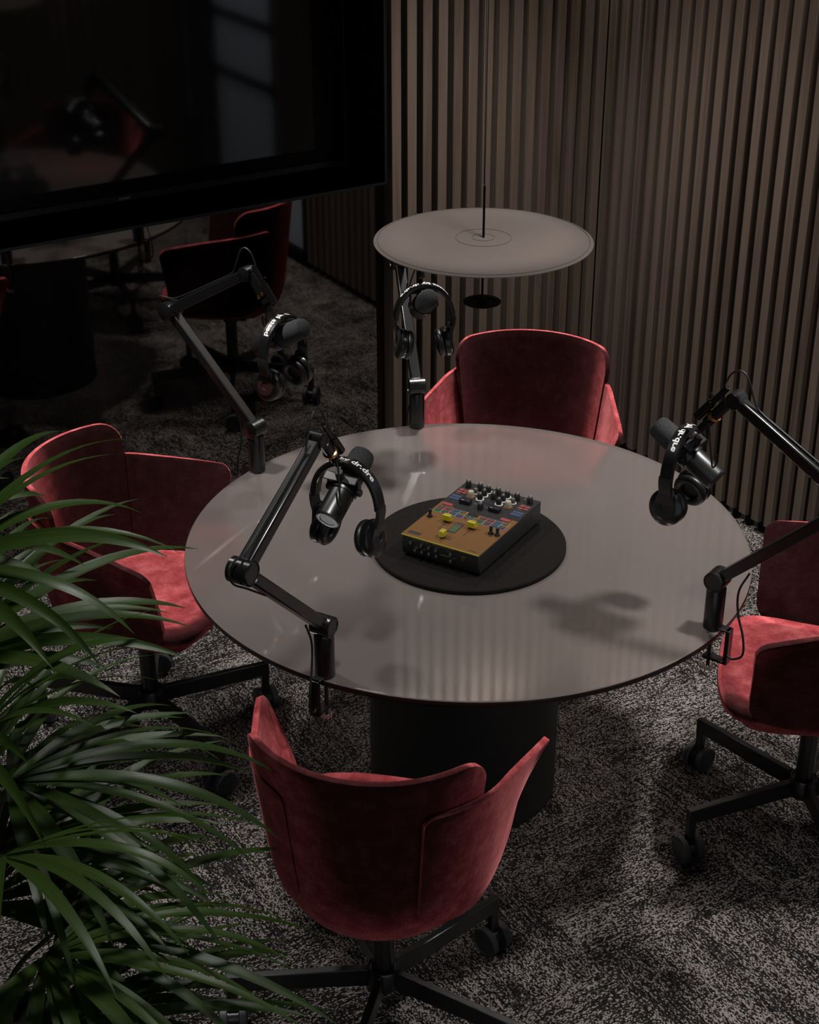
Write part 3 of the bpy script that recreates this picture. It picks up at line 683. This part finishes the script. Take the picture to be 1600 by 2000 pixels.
def make_headphones():
    RX = -.108
    t = empty('headphones', (0, 0, 0), 0, 'x', 'headphones', 'headphones hung over the microphones')
    P = smooth_path([(-y, z, 0) for y, z in HB[::-1]] + [(y, z, 0) for y, z in HB[1:]], 6); P = [Vector((p.x, p.y)) for p in P]
    n = len(P); acc = [0.]
    for a, b in zip(P, P[1:]): acc.append(acc[-1] + (b - a).length)
    S = acc[-1]; mid = S / 2
    def at(s):
        for i in range(n - 1):
            if s <= acc[i + 1] or i == n - 2:
                f = (s - acc[i]) / (acc[i + 1] - acc[i]); p = P[i].lerp(P[i + 1], f)
                T = (P[min(i + 2, n - 1)] - P[max(i - 1, 0)]).normalized(); return p, T, Vector((-T.y, T.x))
    def strap(bm, s0, s1, w, tk, off=0., k=40):
        rings = []
        for i in range(k + 1):
            s = s0 + (s1 - s0) * i / k; p, T, N = at(s); q = p + N * off
            ww = w(s) if callable(w) else w
            ring = []
            for e, f in ((-.5, -.35), (-.42, 0), (.42, 0), (.5, -.35), (.5, -.7), (.4, -1), (-.4, -1), (-.5, -.7)):
                g = q + N * (f * tk); ring.append(bm.verts.new((RX + e * ww, g.x, g.y)))
            rings.append(ring)
        for a, b in zip(rings, rings[1:]):
            for j in range(8): bm.faces.new((a[j], a[(j + 1) % 8], b[(j + 1) % 8], b[j]))
        bm.faces.new(rings[0][::-1]); bm.faces.new(rings[-1])
    bm = NB(); strap(bm, .052, S - .052, lambda s: .031, .012); hb = finish(bm, 'headband', M['phone'], t, ang=50)
    bm = NB()
    for sg in (-1, 1):
        pass
    for s0, s1 in ((.002, .056), (S - .056, S - .002)):
        bm = NB(); strap(bm, s0, s1, .0335, .009, .0012, 16); finish(bm, 'slider', M['slider'], t)
    # ear cups
    for sg in (-1, 1):
        c = Vector((RX, sg * .066, .302)); ax = Vector((0, sg * math.cos(rad(12)), math.sin(rad(12)))).normalized()
        bm = NB(); revolve(bm, [(0, .009), (.024, .009), (.0265, .0105), (.036, .008), (.0412, .003), (.0418, -.004), (.0395, -.012), (.03, -.014), (0, -.014)], c, ax, 48)
        beam(bm, (RX, sg * .0735, .350), (RX, sg * .070, .310), .030, .009, .050, .010, side=(1, 0, 0)); cup = finish(bm, 'ear_cup', M['phone'], t)
        bm = NB(); revolve(bm, [(0, .0095), (.010, .0095), (.0108, .0115), (.0245, .0112), (.0262, .0098), (.0262, .008), (0, .008)], c, ax, 40); finish(bm, 'cup_cover', M['cupface'], cup)
        bm = NB(); prof_ = []
        for i in range(13):
            a = PI * 2 * i / 12; prof_.append((.0295 + .0104 * math.cos(a), -.0215 + .0098 * math.sin(a)))
        revolve(bm, prof_, c, ax, 40); revolve(bm, [(0, -.018), (.024, -.018), (.027, -.014), (0, -.0135)], c, ax, 32); finish(bm, 'ear_cushion', M['cushion'], cup)
    # lettering on the outer face of the band: runs towards +y, letters point inwards
    bm = text_mesh('beats by dr.dre', .0205, 1.06, .0006)
    bmesh.ops.triangulate(bm, faces=bm.faces)
    bmesh.ops.subdivide_edges(bm, edges=[e for e in bm.edges if e.calc_length() > .004], cuts=1)
    xs = [v.co.x for v in bm.verts]; x0, x1 = min(xs), max(xs); k = .152 / (x1 - x0)
    for v in bm.verts:
        s = mid + (v.co.x - (x0 + x1) / 2) * k; p, T, N = at(s); q = p + N * .0006
        v.co = Vector((RX - v.co.y * .95, q.x, q.y))
    finish(bm, 'lettering', M['print'], hb)
    return t
ARMS = [(209.35, .680, 1, 'front'), (112.69, .684, -1, 'mirror'), (-68.56, .679, -1, 'right'), (68.28, .691, 1, 'lamp')]
LAB = {
 'front': ('black microphone arm clamped at the near table edge beside the palm', 'dark microphone above the near table edge, seen from its rear end', 'black headphones with white lettering hanging beside the black tray'),
 'mirror': ('black microphone arm at the far table edge in front of the mirror', 'dark microphone with grey foam end in front of the mirror reflection', 'black headphones with a dark red ear cup hanging before the mirror'),
 'right': ('black microphone arm with bright glints beside the red chair seat on the right', 'dark microphone with white highlights high over the right side of the table', 'black headphones hanging over the right side of the table, cup face visible'),
 'lamp': ('black microphone arm partly hidden under the taupe lamp disc', 'dark microphone pointing at the viewer under the taupe lamp disc', 'black headphones seen face on just below the taupe lamp disc')}
PA, PM_, PH = make_arm(), make_mic(), make_headphones()
for i, (deg, r, my, key) in enumerate(ARMS):
    a = rad(deg); loc = (r * math.cos(a), r * math.sin(a), ZT)
    for proto, lab in zip((PA, PM_, PH), LAB[key]):
        if i == 0: proto.location = loc; proto.rotation_euler = (0, 0, a); proto.scale = (1, my, 1); proto['label'] = lab
        else:
            o = dup(proto, loc, a, lab, my)
            if key == 'mirror' and proto is PH:
                cup = [c for c in o.children if c.name.startswith('ear_cup')][0]
                for c in cup.children:
                    if c.name.startswith('cup_cover'): c.data = c.data.copy(); c.data.materials[0] = M['cupred']; c['label'] = 'dark red ear cup cover'

# ------------------------------------------------------------------ palm
def leaflet(bm, uvl, p0, d, up, L, W, droop, twist):
    d = d.normalized(); s = d.cross(up).normalized(); n = 14; rows = []; p = Vector(p0); dd = d.copy(); ss = s.copy()
    for i in range(n + 1):
        t = i / n
        prof_ = (min(t / .30, 1) ** .75 * .85 + .15) if t < .30 else max(1 - ((t - .30) / .70) ** 2.1, 0) ** .85
        w = max(W * prof_, .0006)
        nn = ss.cross(dd).normalized(); fold = .22
        ca, sa = math.cos(twist * t), math.sin(twist * t); s2 = ss * ca + nn * sa; n2 = nn * ca - ss * sa
        rows.append([bm.verts.new(p - s2 * w * .5 + n2 * w * fold * .5), bm.verts.new(p - s2 * w * .25 + n2 * w * fold * .16), bm.verts.new(p), bm.verts.new(p + s2 * w * .25 + n2 * w * fold * .16), bm.verts.new(p + s2 * w * .5 + n2 * w * fold * .5)])
        p = p + dd * (L / n); dd = (dd + Vector((0, 0, -1)) * droop * (.35 + 1.3 * t) / n).normalized(); ss = (ss - dd * ss.dot(dd)).normalized()
    for i, (a, b) in enumerate(zip(rows, rows[1:])):
        for j in range(4):
            f = bm.faces.new((a[j], a[j + 1], b[j + 1], b[j]))
            for lp, (uu, vv) in zip(f.loops, ((j / 4, i / n), ((j + 1) / 4, i / n), ((j + 1) / 4, (i + 1) / n), (j / 4, (i + 1) / n))): lp[uvl].uv = (uu, vv)
palm = empty('potted_palm', (-1.46, -.55, 0), 0, 'leafy green palm with long strap leaves at the left edge', 'plant')
bm = NB(); revolve(bm, [(0, 0), (.125, 0), (.135, .01), (.155, .30), (.158, .31), (.150, .312), (.146, .28), (0, .28)], n=48); finish(bm, 'pot', M['pot'], palm)
bm = NB(); revolve(bm, [(0, .29), (.08, .288), (.147, .282), (.147, .275), (0, .275)], n=32); finish(bm, 'soil', M['soil'], palm)
PB = Vector((-1.46, -.55, 0))
# fan centre, pointing direction (degrees azimuth, elevation), spread, leaf length, count, droop
FANS = [
 ((-1.36, -.56, .915), -20, 5, 150, .50, 12, 1.35), ((-1.33, -.64, .62), -25, 0, 150, .50, 13, 1.2), ((-1.40, -.44, 1.12), 20, 28, 120, .47, 11, 1.25),
 ((-1.44, -.56, 1.36), 10, 35, 140, .42, 10, 1.6), ((-1.40, -.40, .80), 12, 25, 120, .46, 11, 1.2), ((-1.42, -.30, .98), 40, 35, 110, .44, 10, 1.3),
 ((-1.38, -.50, .72), -5, 18, 110, .48, 11, 1.0), ((-1.36, -.72, .45), -35, 8, 150, .46, 12, 1.1), ((-1.40, -.80, .72), -60, 10, 150, .42, 11, 1.4),
 ((-1.44, -.62, 1.05), -40, 45, 140, .40, 10, 1.6), ((-1.42, -.42, .55), 10, 12, 120, .44, 11, 1.0), ((-1.48, -.35, 1.25), 60, 50, 130, .38, 9, 1.6),
 ((-1.37, -.58, .34), -10, 18, 130, .46, 11, 1.2), ((-1.46, -.85, 1.0), -80, 30, 140, .40, 10, 1.5), ((-1.50, -.45, .65), 80, 30, 120, .36, 9, 1.3)]
for cx, az, el, spread, LL, cnt, dr in FANS:
    cnt = int(cnt * 1.45); LL *= 1.05; dr *= .85
    c = Vector(cx) - PB; a, e = rad(az), rad(el)
    ax = Vector((math.cos(a) * math.cos(e), math.sin(a) * math.cos(e), math.sin(e))); sd = Vector((-math.sin(a), math.cos(a), 0)); nu = ax.cross(sd); nu = nu if nu.z > 0 else -nu
    base = Vector((R0.uniform(-.05, .05), R0.uniform(-.05, .05), .285))
    bm = NB(); tube(bm, [base, base.lerp(c, .5) + Vector((-.03, 0, .06)), c], lambda t: .0075 - .004 * t, 8, 8); st = finish(bm, 'stem', M['stem'], palm)
    bm = NB(); uvl = bm.loops.layers.uv.new('UVMap')
    for k in range(cnt):
        f = (k + .5) / cnt - .5; ph = rad(spread * f * 1.15 + R0.uniform(-5, 5)); L = LL * (1 - .35 * abs(f)) * R0.uniform(.85, 1.12)
        d = ax * math.cos(ph) + sd * math.sin(ph) + nu * R0.uniform(-.10, .22)
        leaflet(bm, uvl, c, d, nu, L, R0.uniform(.020, .032), dr * R0.uniform(.75, 1.25), R0.uniform(-.5, .5))
    me = bpy.data.meshes.new('frond')
    for f in bm.faces: f.smooth = True
    bm.to_mesh(me); bm.free(); me.materials.append(M['leaf']); o = bpy.data.objects.new('frond', me); C.objects.link(o); o.parent = palm

# ------------------------------------------------------------------ lights
def spot(x, y, p, tx=0., ty=0., tz=.6, size=80, blend=.9, r=.09, z=H - .04, col=(1., .97, .945)):
    l = bpy.data.lights.new('ceiling and added spot', 'SPOT'); l.energy = p; l.spot_size = rad(size); l.spot_blend = blend; l.shadow_soft_size = r; l.color = col
    o = bpy.data.objects.new('ceiling_and_added_spot', l); C.objects.link(o); o.location = (x, y, z)
    o.rotation_euler = (Vector((tx, ty, tz)) - o.location).to_track_quat('-Z', 'Y').to_euler(); return o
spot(.86, -.92, 275, .86, -.92, size=96, blend=1.); spot(.90, .92, 270, .86, .86, size=86, blend=1.); spot(-.88, .86, 230, -.88, .86, size=94, blend=1.); spot(-.88, -.82, 85, -.86, -.80, size=94, blend=1.)
spot(.03, -.22, 42, LX, LY + .02, LZ, size=27, blend=.5, r=.05)  # added narrow spot that only brightens the pendant disc, not a room fixture
def wash(x0, y0, x1, y1, p, nx, ny):
    """a strip near the ceiling turned towards the wall beside it"""
    l = bpy.data.lights.new('added wall strip', 'AREA'); l.shape = 'RECTANGLE'; L = math.hypot(x1 - x0, y1 - y0); l.size = L; l.size_y = .04; l.energy = p; l.spread = rad(120); l.color = (1., .93, .85)
    o = bpy.data.objects.new('added_wall_strip', l); C.objects.link(o); o.location = ((x0 + x1) / 2, (y0 + y1) / 2, H - .03)
    z = -Vector((nx, ny, -1.0)).normalized(); x = Vector((x1 - x0, y1 - y0, 0)).normalized(); y = z.cross(x)
    o.rotation_euler = Matrix((x, y, z)).transposed().to_euler()
wash(.70, YM - .24, 1.45, YM - .24, 7., 0, .8); wash(XB - .22, YM - .2, XB - .22, YW0 + .1, 19., .8, 0)  # added strips that brighten the upper walls so their slats reflect in the tabletop
# daylight outside the window
l = bpy.data.lights.new('dusk sky', 'AREA'); l.shape = 'RECTANGLE'; l.size = 1.2; l.size_y = 1.0; l.energy = 9; l.color = (.86, .91, 1.)
o = bpy.data.objects.new('dusk_sky', l); C.objects.link(o); o.location = (2.5, -1.0, 2.3); o.rotation_euler = (Vector((1.66, -1.0, 1.2)) - o.location).to_track_quat('-Z', 'Y').to_euler()
wd = bpy.data.worlds.new('World'); bpy.context.scene.world = wd; wd.use_nodes = True
wd.node_tree.nodes['Background'].inputs[0].default_value = (.9, .95, 1., 1); wd.node_tree.nodes['Background'].inputs[1].default_value = .3

# ------------------------------------------------------------------ camera
cam = bpy.data.cameras.new('camera'); co = bpy.data.objects.new('camera', cam); C.objects.link(co)
yaw, pitch, roll = .5574, .4884, .0010
f = Vector((math.sin(yaw) * math.cos(pitch), math.cos(yaw) * math.cos(pitch), -math.sin(pitch))); r = Vector((math.cos(yaw), -math.sin(yaw), 0)); d = f.cross(r)
rr = r * math.cos(roll) + d * math.sin(roll); dd = -r * math.sin(roll) + d * math.cos(roll)
co.matrix_world = Matrix.Translation((-1.9313, -2.8270, 2.6394)) @ Matrix((rr, -dd, -f)).transposed().to_4x4()
cam.sensor_fit = 'VERTICAL'; cam.sensor_height = 36; cam.sensor_width = 28.8; cam.lens = 36 * 3054.76 / 2000; cam.clip_start = .05
sc = bpy.context.scene; sc.camera = co
sc.view_settings.view_transform = 'Standard'; sc.view_settings.look = 'None'; sc.view_settings.gamma = 1; sc.view_settings.use_curve_mapping = False
sc.view_settings.exposure = 0.
